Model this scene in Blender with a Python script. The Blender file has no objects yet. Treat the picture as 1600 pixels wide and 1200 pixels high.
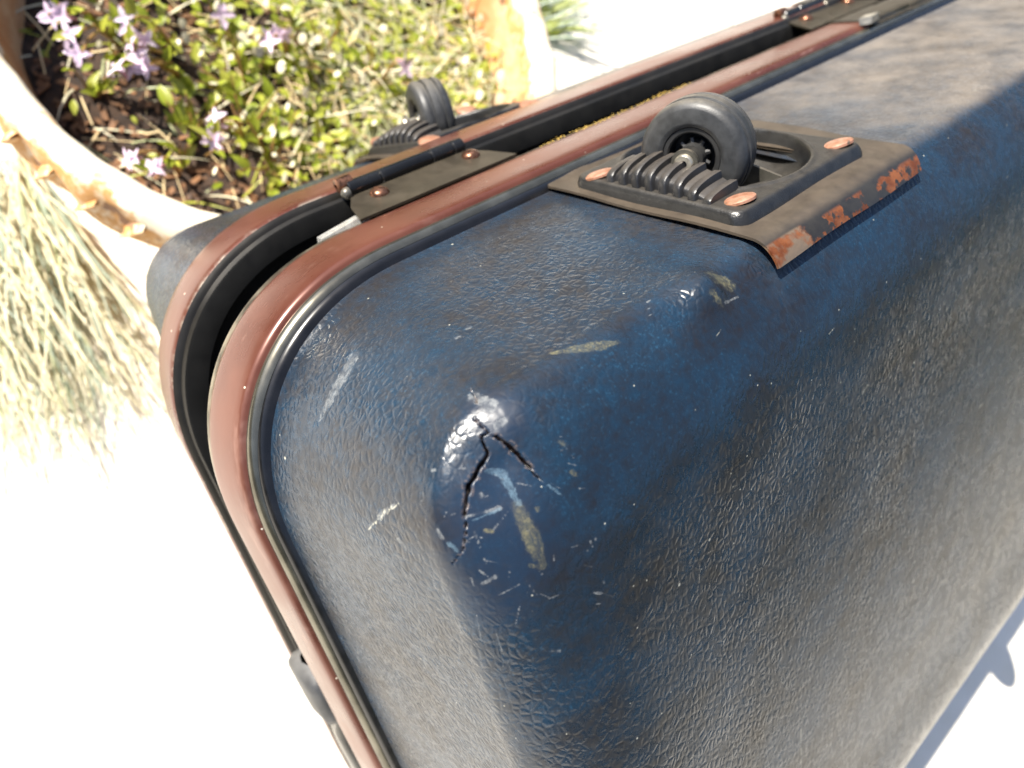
import bpy, bmesh, math, random
import numpy as np
from mathutils import Matrix, Vector

C = bpy.context.scene.collection
scene = bpy.context.scene
rnd = random.Random(7)
# ------------------------------------------------------------------ camera, sky, sun, exposure
# near-shell space: x along the hinge side, y from the near half to the far half, z out of the wheel side.
# the case leans back on the rim of the planter: world z = -.8 y + .6 z (+ H0)
H0 = .482
M3 = Matrix(((1, 0, 0), (0, .6, .8), (0, -.8, .6)))
def W(p):
    return M3 @ Vector(p) + Vector((0, 0, H0))
RCAM = np.array([[.7425, -.5644, .3608], [-.4610, -.8213, -.3361], [.4860, .0833, -.8700]])
cam_d = bpy.data.cameras.new('camera')
cam = bpy.data.objects.new('camera', cam_d); C.objects.link(cam)
q, r_ = np.linalg.qr(RCAM.T)
q = q * np.sign(np.diag(r_))
rx, dn, fw = q[:, 0], q[:, 1], q[:, 2]
cam.matrix_world = Matrix(((rx[0], -dn[0], -fw[0], -.0519), (rx[1], -dn[1], -fw[1], -.0951), (rx[2], -dn[2], -fw[2], .2693 + H0), (0, 0, 0, 1)))
cam_d.sensor_width = 36; cam_d.lens = 36 * 1177.3 / 1600
cam_d.clip_start = .01; cam_d.clip_end = 200
cam_d.dof.use_dof = True; cam_d.dof.focus_distance = .275; cam_d.dof.aperture_fstop = 8.5
scene.camera = cam
SUN = Vector((-.385, .565, .70)).normalized()
world = bpy.data.worlds.new('World'); scene.world = world; world.use_nodes = True
wn = world.node_tree.nodes; bg = wn['Background']
sky = wn.new('ShaderNodeTexSky'); sky.sky_type = 'NISHITA'; sky.sun_disc = False
sky.sun_elevation = math.asin(SUN.z); sky.sun_rotation = math.atan2(SUN.x, SUN.y)
world.node_tree.links.new(sky.outputs[0], bg.inputs[0]); bg.inputs[1].default_value = .085
sky.air_density = .9; sky.dust_density = 1.4; sky.ozone_density = .7
sd = bpy.data.lights.new('sun', 'SUN'); sd.energy = 4.6; sd.angle = math.radians(.53); sd.color = (1, .94, .84)
sun = bpy.data.objects.new('sun', sd); C.objects.link(sun); sun.location = (-2, 3, 4)
sun.rotation_euler = SUN.to_track_quat('Z', 'Y').to_euler()
vs = scene.view_settings
vs.view_transform = 'Standard'; vs.look = 'None'; vs.gamma = 1; vs.use_curve_mapping = False
vs.exposure = 1.5
scene.render.engine = 'CYCLES'
scene.cycles.max_bounces = 8

# ------------------------------------------------------------------ node helpers
class Mat:
    def __init__(s, name):
        s.m = bpy.data.materials.new(name); s.m.use_nodes = True
        s.t = s.m.node_tree; s.n = s.t.nodes; s.b = s.n['Principled BSDF']
        s._o = None
    def node(s, typ, **k):
        n = s.n.new(typ)
        for a, v in k.items(): setattr(n, a, v)
        return n
    def link(s, a, b): s.t.links.new(a, b)
    def put(s, sock, v):
        if hasattr(v, 'is_linked') or isinstance(v, bpy.types.NodeSocket): s.link(v, sock)
        elif isinstance(v, (tuple, list)) and len(v) == 3 and sock.type == 'RGBA': sock.default_value = (*v, 1)
        else: sock.default_value = v
    def obj(s):
        if s._o is None: s._o = s.node('ShaderNodeTexCoord').outputs['Object']
        return s._o
    def math(s, op, a, b=0.0, c=0.0, clamp=False):
        n = s.node('ShaderNodeMath', operation=op, use_clamp=clamp)
        s.put(n.inputs[0], a); s.put(n.inputs[1], b); s.put(n.inputs[2], c)
        return n.outputs[0]
    def vmath(s, op, a, b=(0, 0, 0), scale=None):
        n = s.node('ShaderNodeVectorMath', operation=op)
        s.put(n.inputs[0], a); s.put(n.inputs[1], b)
        if scale is not None: s.put(n.inputs[3], scale)
        return n.outputs['Value'] if op in ('DOT_PRODUCT', 'LENGTH', 'DISTANCE') else n.outputs['Vector']
    def noise(s, scale, detail=3, rough=.55, vec=None, color=False):
        n = s.node('ShaderNodeTexNoise'); s.link(vec or s.obj(), n.inputs['Vector'])
        n.inputs['Scale'].default_value = scale; n.inputs['Detail'].default_value = detail; n.inputs['Roughness'].default_value = rough
        return n.outputs['Color'] if color else n.outputs['Fac']
    def voro(s, scale, feature='F1', vec=None, out='Distance', rand=1.0):
        n = s.node('ShaderNodeTexVoronoi', feature=feature); s.link(vec or s.obj(), n.inputs['Vector'])
        n.inputs['Scale'].default_value = scale; n.inputs['Randomness'].default_value = rand
        return n.outputs[out]
    def ramp(s, v, lo, hi, a=0.0, b=1.0):
        n = s.node('ShaderNodeMapRange'); n.interpolation_type = 'SMOOTHSTEP'
        s.put(n.inputs[0], v); s.put(n.inputs[1], lo); s.put(n.inputs[2], hi); s.put(n.inputs[3], a); s.put(n.inputs[4], b)
        return n.outputs[0]
    def mix(s, f, a, b):
        n = s.node('ShaderNodeMix', data_type='RGBA')
        s.put(n.inputs[0], f); s.put(n.inputs[6], a); s.put(n.inputs[7], b)
        return n.outputs[2]
    def attr(s, name): return s.node('ShaderNodeAttribute', attribute_name=name).outputs['Fac']
    def sep(s, v):
        n = s.node('ShaderNodeSeparateXYZ'); s.link(v, n.inputs[0]); return n.outputs
    def normal_obj(s): return s.node('ShaderNodeTexCoord').outputs['Normal']
    def bump(s, h, strength, dist, prev=None):
        n = s.node('ShaderNodeBump'); s.link(h, n.inputs['Height'])
        s.put(n.inputs['Strength'], strength); n.inputs['Distance'].default_value = dist
        if prev: s.link(prev, n.inputs['Normal'])
        return n.outputs[0]
    def set(s, base=None, rough=None, metal=None, normal=None, spec=None, coat=None, trans=None, sss=None):
        for k, v in (('Base Color', base), ('Roughness', rough), ('Metallic', metal), ('Normal', normal), ('Specular IOR Level', spec), ('Coat Weight', coat), ('Transmission Weight', trans)):
            if v is not None: s.put(s.b.inputs[k], v)
        return s.m

def seg_mask(M, P, a, b, w, soft):
    """1 inside a capsule of radius w around segment a-b (object space)"""
    ab = (b[0]-a[0], b[1]-a[1], b[2]-a[2]); L2 = sum(c*c for c in ab) + 1e-12
    pa = M.vmath('SUBTRACT', P, a)
    t = M.math('DIVIDE', M.vmath('DOT_PRODUCT', pa, ab), L2, clamp=True)
    d = M.vmath('LENGTH', M.vmath('SUBTRACT', pa, M.vmath('SCALE', ab, scale=t)))
    return M.ramp(d, w, w * soft, 1.0, 0.0)

# ------------------------------------------------------------------ mesh helpers
class MB:
    def __init__(s): s.v = []; s.f = []
    def add(s, vs, fs):
        o = len(s.v); s.v += [tuple(map(float, p)) for p in vs]; s.f += [tuple(i + o for i in f) for f in fs]; return s
    def grid(s, rows, closed_u=False, closed_v=False):
        nr = len(rows); nc = len(rows[0]); vs = [p for r in rows for p in r]; fs = []
        for i in range(nr if closed_v else nr - 1):
            for j in range(nc if closed_u else nc - 1):
                a = i * nc + j; b = i * nc + (j + 1) % nc; c = ((i + 1) % nr) * nc + (j + 1) % nc; d = ((i + 1) % nr) * nc + j
                fs.append((a, b, c, d))
        return s.add(vs, fs)
    def box(s, lo, hi):
        x0, y0, z0 = lo; x1, y1, z1 = hi
        return s.add([(x0,y0,z0),(x1,y0,z0),(x1,y1,z0),(x0,y1,z0),(x0,y0,z1),(x1,y0,z1),(x1,y1,z1),(x0,y1,z1)],
                     [(3,2,1,0),(4,5,6,7),(0,1,5,4),(1,2,6,5),(2,3,7,6),(3,0,4,7)])
    def prism(s, pts, axis, lo, hi):
        """closed polygon pts (2D) swept along axis from lo to hi"""
        def p3(p, t): return {'x': (t, p[0], p[1]), 'y': (p[0], t, p[1]), 'z': (p[0], p[1], t)}[axis]
        n = len(pts)
        return s.add([p3(p, lo) for p in pts] + [p3(p, hi) for p in pts],
                     [(i, (i+1) % n, n + (i+1) % n, n + i) for i in range(n)] + [tuple(range(n))[::-1], tuple(range(n, 2*n))])
    def tube(s, path, r, n=8, caps=True):
        path = [Vector(p) for p in path]; rows = []
        for i, p in enumerate(path):
            d = (path[min(i+1, len(path)-1)] - path[max(i-1, 0)]).normalized()
            a = d.orthogonal().normalized() if i == 0 else (a0 - d * a0.dot(d)).normalized()
            a0 = a; b = d.cross(a); rr = r[i] if isinstance(r, (list, tuple)) else r
            rows.append([p + (a * math.cos(2*math.pi*k/n) + b * math.sin(2*math.pi*k/n)) * rr for k in range(n)])
        o = len(s.v); s.grid(rows, closed_u=True)
        if caps:
            m = len(rows); s.f.append(tuple(o + k for k in range(n))[::-1]); s.f.append(tuple(o + (m-1)*n + k for k in range(n)))
        return s
    def lathe(s, prof, center, axis='z', n=48, closed=False):
        """prof = [(r, h)], revolved round axis through center"""
        rows = []
        for r, h in prof:
            row = []
            for k in range(n):
                a = 2 * math.pi * k / n; c, d = r * math.cos(a), r * math.sin(a)
                p = {'z': (c, d, h), 'x': (h, c, d), 'y': (d, h, c)}[axis]
                row.append((p[0] + center[0], p[1] + center[1], p[2] + center[2]))
            rows.append(row)
        return s.grid(rows, closed_u=True, closed_v=closed)
    def mesh(s, name, m, sharp=40, xf=None, flip=False):
        v = s.v
        if xf: v = [tuple(xf(p)) for p in v]
        f = [x[::-1] for x in s.f] if flip else s.f
        me = bpy.data.meshes.new(name); me.from_pydata(v, [], f); me.update()
        bm = bmesh.new(); bm.from_mesh(me); bmesh.ops.remove_doubles(bm, verts=bm.verts, dist=1e-7)
        bmesh.ops.recalc_face_normals(bm, faces=bm.faces) if s.fixn else None
        bm.to_mesh(me); bm.free()
        me.polygons.foreach_set('use_smooth', [True] * len(me.polygons))
        me.set_sharp_from_angle(angle=math.radians(sharp))
        if m: me.materials.append(m)
        return me
    fixn = True

def link(name, me, parent=None, loc=(0, 0, 0), label=None, kind=None):
    o = bpy.data.objects.new(name, me); C.objects.link(o)
    o.parent = parent; o.location = loc
    if label: o['label'] = label
    if kind: o['kind'] = kind
    return o
def thing(name, label, cat, loc=(0, 0, 0), group=None, me=None, kind=None):
    o = bpy.data.objects.new(name, me); C.objects.link(o); o.location = loc
    o['label'] = label; o['category'] = cat
    if group: o['group'] = group
    if kind: o['kind'] = kind
    return o
def sm(t): t = max(0.0, min(1.0, t)); return t * t * (3 - 2 * t)
def dome(mb, c, r, h, nz=(0, 0, 1), n=20, rings=4, flat=.0):
    nz = Vector(nz).normalized(); a = nz.orthogonal().normalized(); b = nz.cross(a); c = Vector(c); rows = []
    for i in range(rings + 1):
        t = math.pi / 2 * i / rings; rr = max(r * math.cos(t), 1e-5); hh = h * math.sin(t)
        rows.append([c + nz * hh + (a * math.cos(2*math.pi*k/n) + b * math.sin(2*math.pi*k/n)) * rr for k in range(n)])
    rows.insert(0, [p - nz * .001 for p in rows[0]])
    return mb.grid(rows, closed_u=True)

# ------------------------------------------------------------------ shape of the case
L_, H_, D_ = .68, .449, .128       # suitcase length, height, depth of one half
RC, EX = .09, 2.31                 # corner radius at the rail, superellipse exponent
RF, RFI, KD = .028, .050, .150     # edge fillet depth / inward reach, draft of the walls

def corner_pts(kind, a, ins, r):
    """one rounded corner, a in 0..pi/2 runs from the horizontal edge to the vertical edge"""
    cs = np.cos(a) ** (2 / EX); sn = np.sin(a) ** (2 / EX)
    if kind == 'TL': return ins + r - r * sn, -(ins + r) + r * cs
    if kind == 'TR': return L_ - ins - r + r * sn, -(ins + r) + r * cs
    if kind == 'BL': return ins + r - r * sn, -H_ + ins + r - r * cs
    return L_ - ins - r + r * sn, -H_ + ins + r - r * cs

def stations(nc, grow, n0, nfar=14):
    """loop of stations: TL corner dense, edges geometrically graded away from it"""
    a = np.linspace(0, np.pi / 2, nc)
    ac = np.linspace(0, np.pi / 2, nfar)
    g = np.cumsum(grow ** np.arange(n0)); g = g / g[-1]
    return a, ac, g[:-1]

def outline(st, ins, r):
    a, ac, g = st
    tlx, tlz = corner_pts('TL', a, ins, r)
    trx, trz = corner_pts('TR', ac, ins, r)
    brx, brz = corner_pts('BR', ac, ins, r)
    blx, blz = corner_pts('BL', ac, ins, r)
    X = []; Z = []
    X += [tlx[0] + (trx[0] - tlx[0]) * g, trx, trx[-1] + (brx[-1] - trx[-1]) * np.linspace(0, 1, 12)[1:-1], brx[::-1],
          brx[0] + (blx[0] - brx[0]) * np.linspace(0, 1, 16)[1:-1], blx, (tlx[-1] + (blx[-1] - tlx[-1]) * g)[::-1], tlx[::-1]]
    Z += [tlz[0] + 0 * g, trz, trz[-1] + (brz[-1] - trz[-1]) * np.linspace(0, 1, 12)[1:-1], brz[::-1],
          brz[0] + 0 * np.linspace(0, 1, 16)[1:-1], blz, (tlz[-1] + (blz[-1] - tlz[-1]) * g)[::-1], tlz[::-1]]
    return np.concatenate(X), np.concatenate(Z)

def shell_rows(fine):
    """(depth w, inset, corner radius) rings from the rail to the middle of the large face"""
    Wf = D_ - RF
    if fine:
        w = np.concatenate([np.linspace(0, .004, 5)[:-1], np.linspace(.004, .072, 48)[:-1], np.linspace(.072, Wf, 100)])
        ph = np.linspace(0, np.pi / 2, 110)[1:]
    else:
        w = np.linspace(0, Wf, 12); ph = np.linspace(0, np.pi / 2, 14)[1:]
    rows = []
    for x in w:
        t = x / Wf
        rows.append((x + (.0 if x else 0), KD * x + .0012 * (1 - np.exp(-x / .0015)), RC + (.045 - RC) * t))
    for p in ph:
        c = 1 - np.cos(p)
        rows.append((Wf + RF * np.sin(p), KD * Wf + .0012 + RFI * c, .045 - .019 * c))
    base = KD * Wf + .0012 + RFI
    j = 0.0
    step = .0006 if fine else .012
    while base + j + step < H_ / 2 - .045:
        j += step; step *= 1.04 if fine else 1.0
        s = min(j / .05, 1); s = s * s * (3 - 2 * s)
        rows.append((D_ - .0012 * s, base + j, .026))
    return rows
# damage and painted-in sun glints, in near-shell coordinates: (x, y, z, half width)
TEAR = [[(0.04903, -0.09459, -0.01659, 8e-05), (0.04802, -0.09822, -0.01718, 0.00023), (0.0445, -0.10319, -0.01863, 0.00011)], [(0.04221, -0.10066, -0.01899, 9e-05), (0.04179, -0.10661, -0.02092, 0.00022), (0.04203, -0.1095, -0.02283, 0.00028)], [(0.04232, -0.10972, -0.0229, 0.00022), (0.03989, -0.10847, -0.02297, 0.0004), (0.039, -0.11006, -0.02481, 0.0004), (0.03822, -0.11227, -0.02777, 0.00051), (0.03275, -0.11185, -0.03147, 0.00087), (0.02889, -0.11117, -0.03468, 0.00066), (0.02645, -0.11143, -0.03866, 0.0004), (0.0238, -0.11201, -0.04567, 0.00024), (0.02225, -0.11177, -0.05003, 0.00024), (0.02083, -0.11089, -0.0533, 0.00017), (0.01829, -0.10772, -0.05699, 8e-05)], [(0.04202, -0.11, -0.02327, 0.00018), (0.04369, -0.11256, -0.0252, 0.00055), (0.04522, -0.11578, -0.02902, 0.00059), (0.04647, -0.11831, -0.03317, 0.00044), (0.04727, -0.12006, -0.03692, 0.0003), (0.04822, -0.12154, -0.04073, 9e-05)]]
PALE_GLINT = [[(0.01177, -0.06615, -0.05923, 0.00053), (0.01348, -0.073, -0.0533, 0.00083)], [(0.01387, -0.07417, -0.05196, 0.00093), (0.0156, -0.07992, -0.04729, 0.00111)], [(0.01597, -0.081, -0.04634, 0.0008), (0.01749, -0.0863, -0.04316, 0.00039)], [(0.01615, -0.09969, -0.06834, 0.0002), (0.01622, -0.10077, -0.07317, 0.0003)], [(0.01945, -0.10992, -0.07703, 0.0002), (0.01862, -0.10861, -0.08828, 0.00028)], [(0.02553, -0.11629, -0.07026, 0.00023), (0.03117, -0.11997, -0.06865, 0.00038)], [(0.02521, -0.11562, -0.05757, 0.00019), (0.0307, -0.11946, -0.06173, 0.00023)], [(0.03296, -0.12086, -0.06705, 0.00023), (0.03479, -0.12178, -0.07442, 0.00019)], [(0.03294, -0.11968, -0.05386, 0.00017), (0.03831, -0.12314, -0.06867, 0.00017)], [(0.02065, -0.11154, -0.0625, 0.00028), (0.02093, -0.11189, -0.06589, 0.00019)], [(0.02956, -0.11905, -0.07664, 0.00025), (0.02724, -0.11755, -0.08289, 0.0002)], [(0.04033, -0.03591, -0.01501, 0.00272), (0.03359, -0.03709, -0.0192, 0.00315), (0.02657, -0.03584, -0.0249, 0.00248), (0.0214, -0.03404, -0.03041, 0.00113)], [(0.01431, -0.08462, -0.05655, 0.00121), (0.01442, -0.08686, -0.05865, 0.001)], [(0.02241, -0.11351, -0.0652, 0.00057), (0.0263, -0.11682, -0.06357, 0.00075)], [(0.01843, -0.10013, -0.04385, 0.00047), (0.02306, -0.10935, -0.04123, 0.00037)], [(0.04726, -0.0976, -0.01729, 0.00172), (0.04763, -0.10521, -0.01846, 0.00225)], [(0.045, -0.11004, -0.02215, 0.00111), (0.04729, -0.11046, -0.02178, 0.0013)], [(0.02547, -0.0993, -0.03046, 0.00047), (0.03079, -0.10882, -0.02955, 0.00036)], [(0.01872, -0.10483, -0.04597, 0.00074), (0.01868, -0.10606, -0.04824, 0.00075)], [(0.03086, -0.11425, -0.03795, 0.00073), (0.03092, -0.11456, -0.03856, 0.00073)], [(0.02477, -0.1118, -0.04271, 0.00037), (0.03386, -0.11781, -0.04349, 0.00073)], [(0.05948, -0.07017, -0.01223, 0.00034), (0.07145, -0.06757, -0.01133, 0.00048)], [(0.11863, -0.10513, -0.01705, 0.00032), (0.11507, -0.10955, -0.0192, 0.00026)], [(0.022, -0.11309, -0.08545, 0.0002), (0.02245, -0.11355, -0.10353, 0.0002)], [(0.0183, -0.10803, -0.10317, 0.00021), (0.02198, -0.11307, -0.10465, 0.00033)], [(0.14852, -0.11771, -0.02747, 0.00034), (0.14212, -0.11736, -0.02698, 0.00055)]]  # opening strokes paint in sun glints on the short side, the rest are scuffs
OLIVE = [[(0.07609, -0.10244, -0.01639, 0.0008), (0.08293, -0.10621, -0.01745, 0.00201), (0.09032, -0.10942, -0.01912, 0.00202), (0.09684, -0.11124, -0.02041, 0.00082)], [(0.03854, -0.11998, -0.04461, 0.00184), (0.03871, -0.12147, -0.05111, 0.0026), (0.03867, -0.12256, -0.05871, 0.00263), (0.03882, -0.12316, -0.06528, 0.00152)], [(0.14566, -0.11187, -0.02092, 0.00359), (0.14839, -0.11401, -0.02291, 0.0036)], [(0.13766, -0.11471, -0.02366, 0.00154), (0.13947, -0.11685, -0.02628, 0.00199)], [(0.0357, -0.1219, -0.06357, 0.00076), (0.03863, -0.12313, -0.06588, 0.00095)], [(0.04365, -0.12224, -0.04767, 0.00074), (0.04352, -0.12233, -0.04824, 0.00075)], [(0.05828, -0.12026, -0.03294, 0.00075), (0.0594, -0.12102, -0.03438, 0.00094)], [(0.05754, -0.12355, -0.04241, 0.00076), (0.05803, -0.12391, -0.04354, 0.00076)], [(0.02796, -0.11596, -0.0484, 0.00074), (0.02933, -0.11698, -0.04922, 0.00074)]]
BLUE = [[(0.03557, -0.11382, -0.03204, 0.00073), (0.03904, -0.11655, -0.03435, 0.00146), (0.03929, -0.11865, -0.03935, 0.00147), (0.03929, -0.12017, -0.04435, 0.00129)], [(0.02632, -0.11368, -0.04433, 0.00037), (0.03368, -0.11784, -0.04384, 0.00055)], [(0.01929, -0.10784, -0.04974, 0.00093), (0.01999, -0.10961, -0.05229, 0.00074)], [(0.04939, -0.12233, -0.04264, 0.00056), (0.05188, -0.1239, -0.04728, 0.00038)]]
WORN = [[(0.03332, -0.11687, -0.0413, 0.01554), (0.02781, -0.11694, -0.05388, 0.01761), (0.02415, -0.11514, -0.06979, 0.01338)], [(0.04716, -0.10939, -0.02095, 0.00834), (0.04583, -0.10564, -0.01908, 0.00746)]]
SCR_GLINT = [((0.01207, -0.0676, -0.05823), (0.01326, -0.07228, -0.05405), 0.00047), ((0.01336, -0.07298, -0.05392), (0.01434, -0.07552, -0.05047), 0.00056), ((0.0142, -0.07629, -0.05145), (0.01562, -0.07953, -0.04707), 0.00059), ((0.01537, -0.08016, -0.04818), (0.01655, -0.08291, -0.04505), 0.00044), ((0.01621, -0.08285, -0.04611), (0.01761, -0.08669, -0.04291), 0.0003), ((0.21444, -0.1271, -0.09989), (0.21838, -0.12716, -0.09813), 0.0007), ((0.21839, -0.1268, -0.15755), (0.22167, -0.1268, -0.15361), 0.00051), ((0.22435, -0.1268, -0.15101), (0.22752, -0.1268, -0.14445), 0.00051), ((0.26558, -0.1268, -0.29009), (0.2719, -0.1268, -0.28255), 0.0005), ((0.27279, -0.1268, -0.28188), (0.28372, -0.1268, -0.27862), 0.00038), ((0.29596, -0.1268, -0.27542), (0.30326, -0.1268, -0.27807), 0.00048), ((0.20942, -0.1268, -0.17591), (0.21805, -0.1268, -0.17591), 0.00031), ((0.3777, -0.1268, -0.32351), (0.37213, -0.1268, -0.29563), 0.0008), ((0.39456, -0.1268, -0.27516), (0.40165, -0.1268, -0.27612), 0.00071), ((0.38996, -0.12794, -0.38601), (0.38785, -0.12791, -0.37425), 0.00047), ((0.33485, -0.1268, -0.17591), (0.3398, -0.1268, -0.17591), 0.0006), ((0.28772, -0.12516, -0.40472), (0.28805, -0.12583, -0.4021), 0.00072), ((0.14805, -0.1268, -0.27785), (0.1505, -0.1268, -0.2543), 0.0004), ((0.1316, -0.12125, -0.03364), (0.13501, -0.12077, -0.03266), 0.00028), ((0.18977, -0.12774, -0.05938), (0.19348, -0.12768, -0.05864), 0.00032), ((0.2433, -0.12686, -0.10975), (0.24442, -0.12689, -0.10811), 0.00037)]  # opening strokes brighten those painted glints, the rest are scratches

# ------------------------------------------------------------------ materials of the case
def leather():
    M = Mat('blue_grained_vinyl'); P = M.obj()
    warp = M.vmath('ADD', P, M.vmath('SCALE', M.vmath('SUBTRACT', M.noise(55, 2, vec=P, color=True), (.5, .5, .5)), scale=.007))
    st = M.vmath('MULTIPLY', warp, (1, 1, .72))
    g1 = M.voro(345, 'SMOOTH_F1', st); g2 = M.voro(820, 'F1', st); cre = M.voro(320, 'DISTANCE_TO_EDGE', st)
    wr = M.noise(150, 4, .6, M.vmath('MULTIPLY', warp, (1.0, 1.0, .35)))
    fine = M.noise(1800, 2)
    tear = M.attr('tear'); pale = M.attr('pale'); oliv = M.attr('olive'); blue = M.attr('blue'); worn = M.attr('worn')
    h = M.math('ADD', M.math('MULTIPLY', g1, -.55), M.math('MULTIPLY', M.ramp(cre, 0, .30), .85))
    h = M.math('ADD', h, M.math('MULTIPLY', M.math('MULTIPLY', M.ramp(g2, .1, .5), -.30), M.ramp(M.noise(40, 2), .4, .6)))
    h = M.math('ADD', h, M.math('MULTIPLY', wr, .5))
    h = M.math('ADD', h, M.math('MULTIPLY', fine, .05))
    lv = M.noise(14, 2)
    mark = M.math('MAXIMUM', pale, oliv)
    amp = M.math('MULTIPLY', M.math('SUBTRACT', 1.0, M.math('MAXIMUM', M.math('MULTIPLY', worn, .6), M.math('MULTIPLY', mark, .8))), M.ramp(lv, .3, .7, .55, 1.0))
    nrm = M.bump(h, M.math('MULTIPLY', M.math('MULTIPLY', amp, M.ramp(M.sep(M.normal_obj())[1], -.97, -.75, .62, 1.0)), .38), .00055)
    # colour: navy rubbed with plum brown, paler blue on the high grain
    a = M.noise(22, 4, .62, M.vmath('MULTIPLY', P, (1, 1, 1.5))); b = M.noise(240, 3, .6); c = M.noise(900, 2)
    f = M.math('ADD', M.math('MULTIPLY', M.math('SUBTRACT', a, .5), 2.2), M.math('ADD', M.math('MULTIPLY', M.math('SUBTRACT', b, .5), 1.3), .5), clamp=True)
    col = M.mix(f, (.0076, .0245, .0480), (.0108, .0108, .0135))
    col = M.mix(M.math('MULTIPLY', M.ramp(c, .56, .72), M.ramp(a, .62, .38, 0, .75)), col, (.014, .045, .082))
    col = M.mix(M.math('MULTIPLY', worn, .55), col, (.0085, .0200, .0440))
    # road dust caught on the sides that face up, plus painted-in sky sheen farther along
    nz = M.sep(M.normal_obj())[2]; px = M.sep(P)[0]
    dust = M.math('MULTIPLY', M.ramp(nz, .75, .98), M.math('MULTIPLY', M.ramp(px, .22, .40, .06, .95), M.ramp(M.noise(45, 5, .7), .25, .75, .35, 1.0)))
    col = M.mix(M.math('MULTIPLY', dust, .62), col, (.27, .232, .19))
    grime = M.math('MULTIPLY', M.ramp(M.noise(7, 4, .6), .45, .75), M.ramp(M.math('SUBTRACT', g1, M.math('MULTIPLY', b, .2)), .1, .4))
    col = M.mix(M.math('MULTIPLY', grime, .30), col, (.075, .055, .035))
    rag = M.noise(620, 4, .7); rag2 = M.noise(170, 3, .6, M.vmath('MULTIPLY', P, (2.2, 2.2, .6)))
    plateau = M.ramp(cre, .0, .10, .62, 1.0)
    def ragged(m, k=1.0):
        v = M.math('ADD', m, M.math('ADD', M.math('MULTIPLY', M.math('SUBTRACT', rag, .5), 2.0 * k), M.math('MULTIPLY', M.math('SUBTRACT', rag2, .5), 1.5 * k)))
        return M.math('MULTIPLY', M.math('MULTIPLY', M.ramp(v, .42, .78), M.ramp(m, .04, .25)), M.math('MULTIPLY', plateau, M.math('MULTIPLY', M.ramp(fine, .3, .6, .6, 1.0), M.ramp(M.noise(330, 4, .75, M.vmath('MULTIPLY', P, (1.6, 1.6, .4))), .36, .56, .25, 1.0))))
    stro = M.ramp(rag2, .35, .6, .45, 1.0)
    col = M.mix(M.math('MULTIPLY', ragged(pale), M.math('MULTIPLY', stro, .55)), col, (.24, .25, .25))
    col = M.mix(M.math('MULTIPLY', ragged(oliv), M.ramp(rag2, .3, .6, .5, .85)), col, M.mix(M.ramp(rag, .4, .6), (.125, .115, .065), (.055, .058, .045)))
    col = M.mix(M.math('MULTIPLY', ragged(blue), .6), col, (.10, .16, .21))
    # scattered chips, long pale scratches on the broad face, painted glints on the end
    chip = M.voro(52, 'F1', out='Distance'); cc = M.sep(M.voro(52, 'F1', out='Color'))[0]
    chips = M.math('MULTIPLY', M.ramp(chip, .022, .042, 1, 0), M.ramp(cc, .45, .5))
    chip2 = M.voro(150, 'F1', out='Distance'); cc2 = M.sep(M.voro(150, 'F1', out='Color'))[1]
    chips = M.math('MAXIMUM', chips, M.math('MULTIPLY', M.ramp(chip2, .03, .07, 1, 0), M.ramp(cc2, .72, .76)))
    for i, (A, B, w) in enumerate(SCR_GLINT):
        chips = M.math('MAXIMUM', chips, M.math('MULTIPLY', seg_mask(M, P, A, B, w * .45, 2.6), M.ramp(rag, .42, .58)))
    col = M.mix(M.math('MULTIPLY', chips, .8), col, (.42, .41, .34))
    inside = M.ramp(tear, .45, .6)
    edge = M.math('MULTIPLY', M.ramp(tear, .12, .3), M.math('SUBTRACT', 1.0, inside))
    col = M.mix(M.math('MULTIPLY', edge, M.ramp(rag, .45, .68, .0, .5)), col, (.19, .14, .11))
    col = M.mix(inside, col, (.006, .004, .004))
    rough = M.math('ADD', M.ramp(b, .3, .7, .23, .33), M.math('MULTIPLY', M.math('MAXIMUM', mark, dust), .25))
    rough = M.math('ADD', rough, M.math('MULTIPLY', worn, .09))
    return M.set(base=col, rough=rough, normal=nrm, spec=.36)

def simple(name, base, rough=.5, metal=0.0, var=.25, scale=60, bump=0, bscale=400, dust=0.0, spec=None, dustcol=(.30, .235, .165), dlo=.35, dhi=.7):
    M = Mat(name); n = M.noise(scale, 4, .6)
    lo = tuple(c * (1 - var) for c in base); hi = tuple(min(1, c * (1 + var)) for c in base)
    col = M.mix(M.ramp(n, .3, .7), lo, hi)
    if dust:
        up = M.sep(M.normal_obj())[2]
        d = M.math('MULTIPLY', M.ramp(up, .55, .97), M.ramp(M.noise(scale * 1.7, 5, .6), dlo, dhi, .55, 1.0))
        col = M.mix(M.math('MULTIPLY', d, dust), col, dustcol)
        rg = M.math('ADD', rough, M.math('MULTIPLY', d, .25))
    else: rg = M.ramp(M.noise(scale * 2, 3), .3, .7, rough * .85, rough * 1.15)
    nr = M.bump(M.noise(bscale, 3), bump, .0006) if bump else None
    return M.set(base=col, rough=rg, metal=metal, normal=nr, spec=spec)

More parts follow.
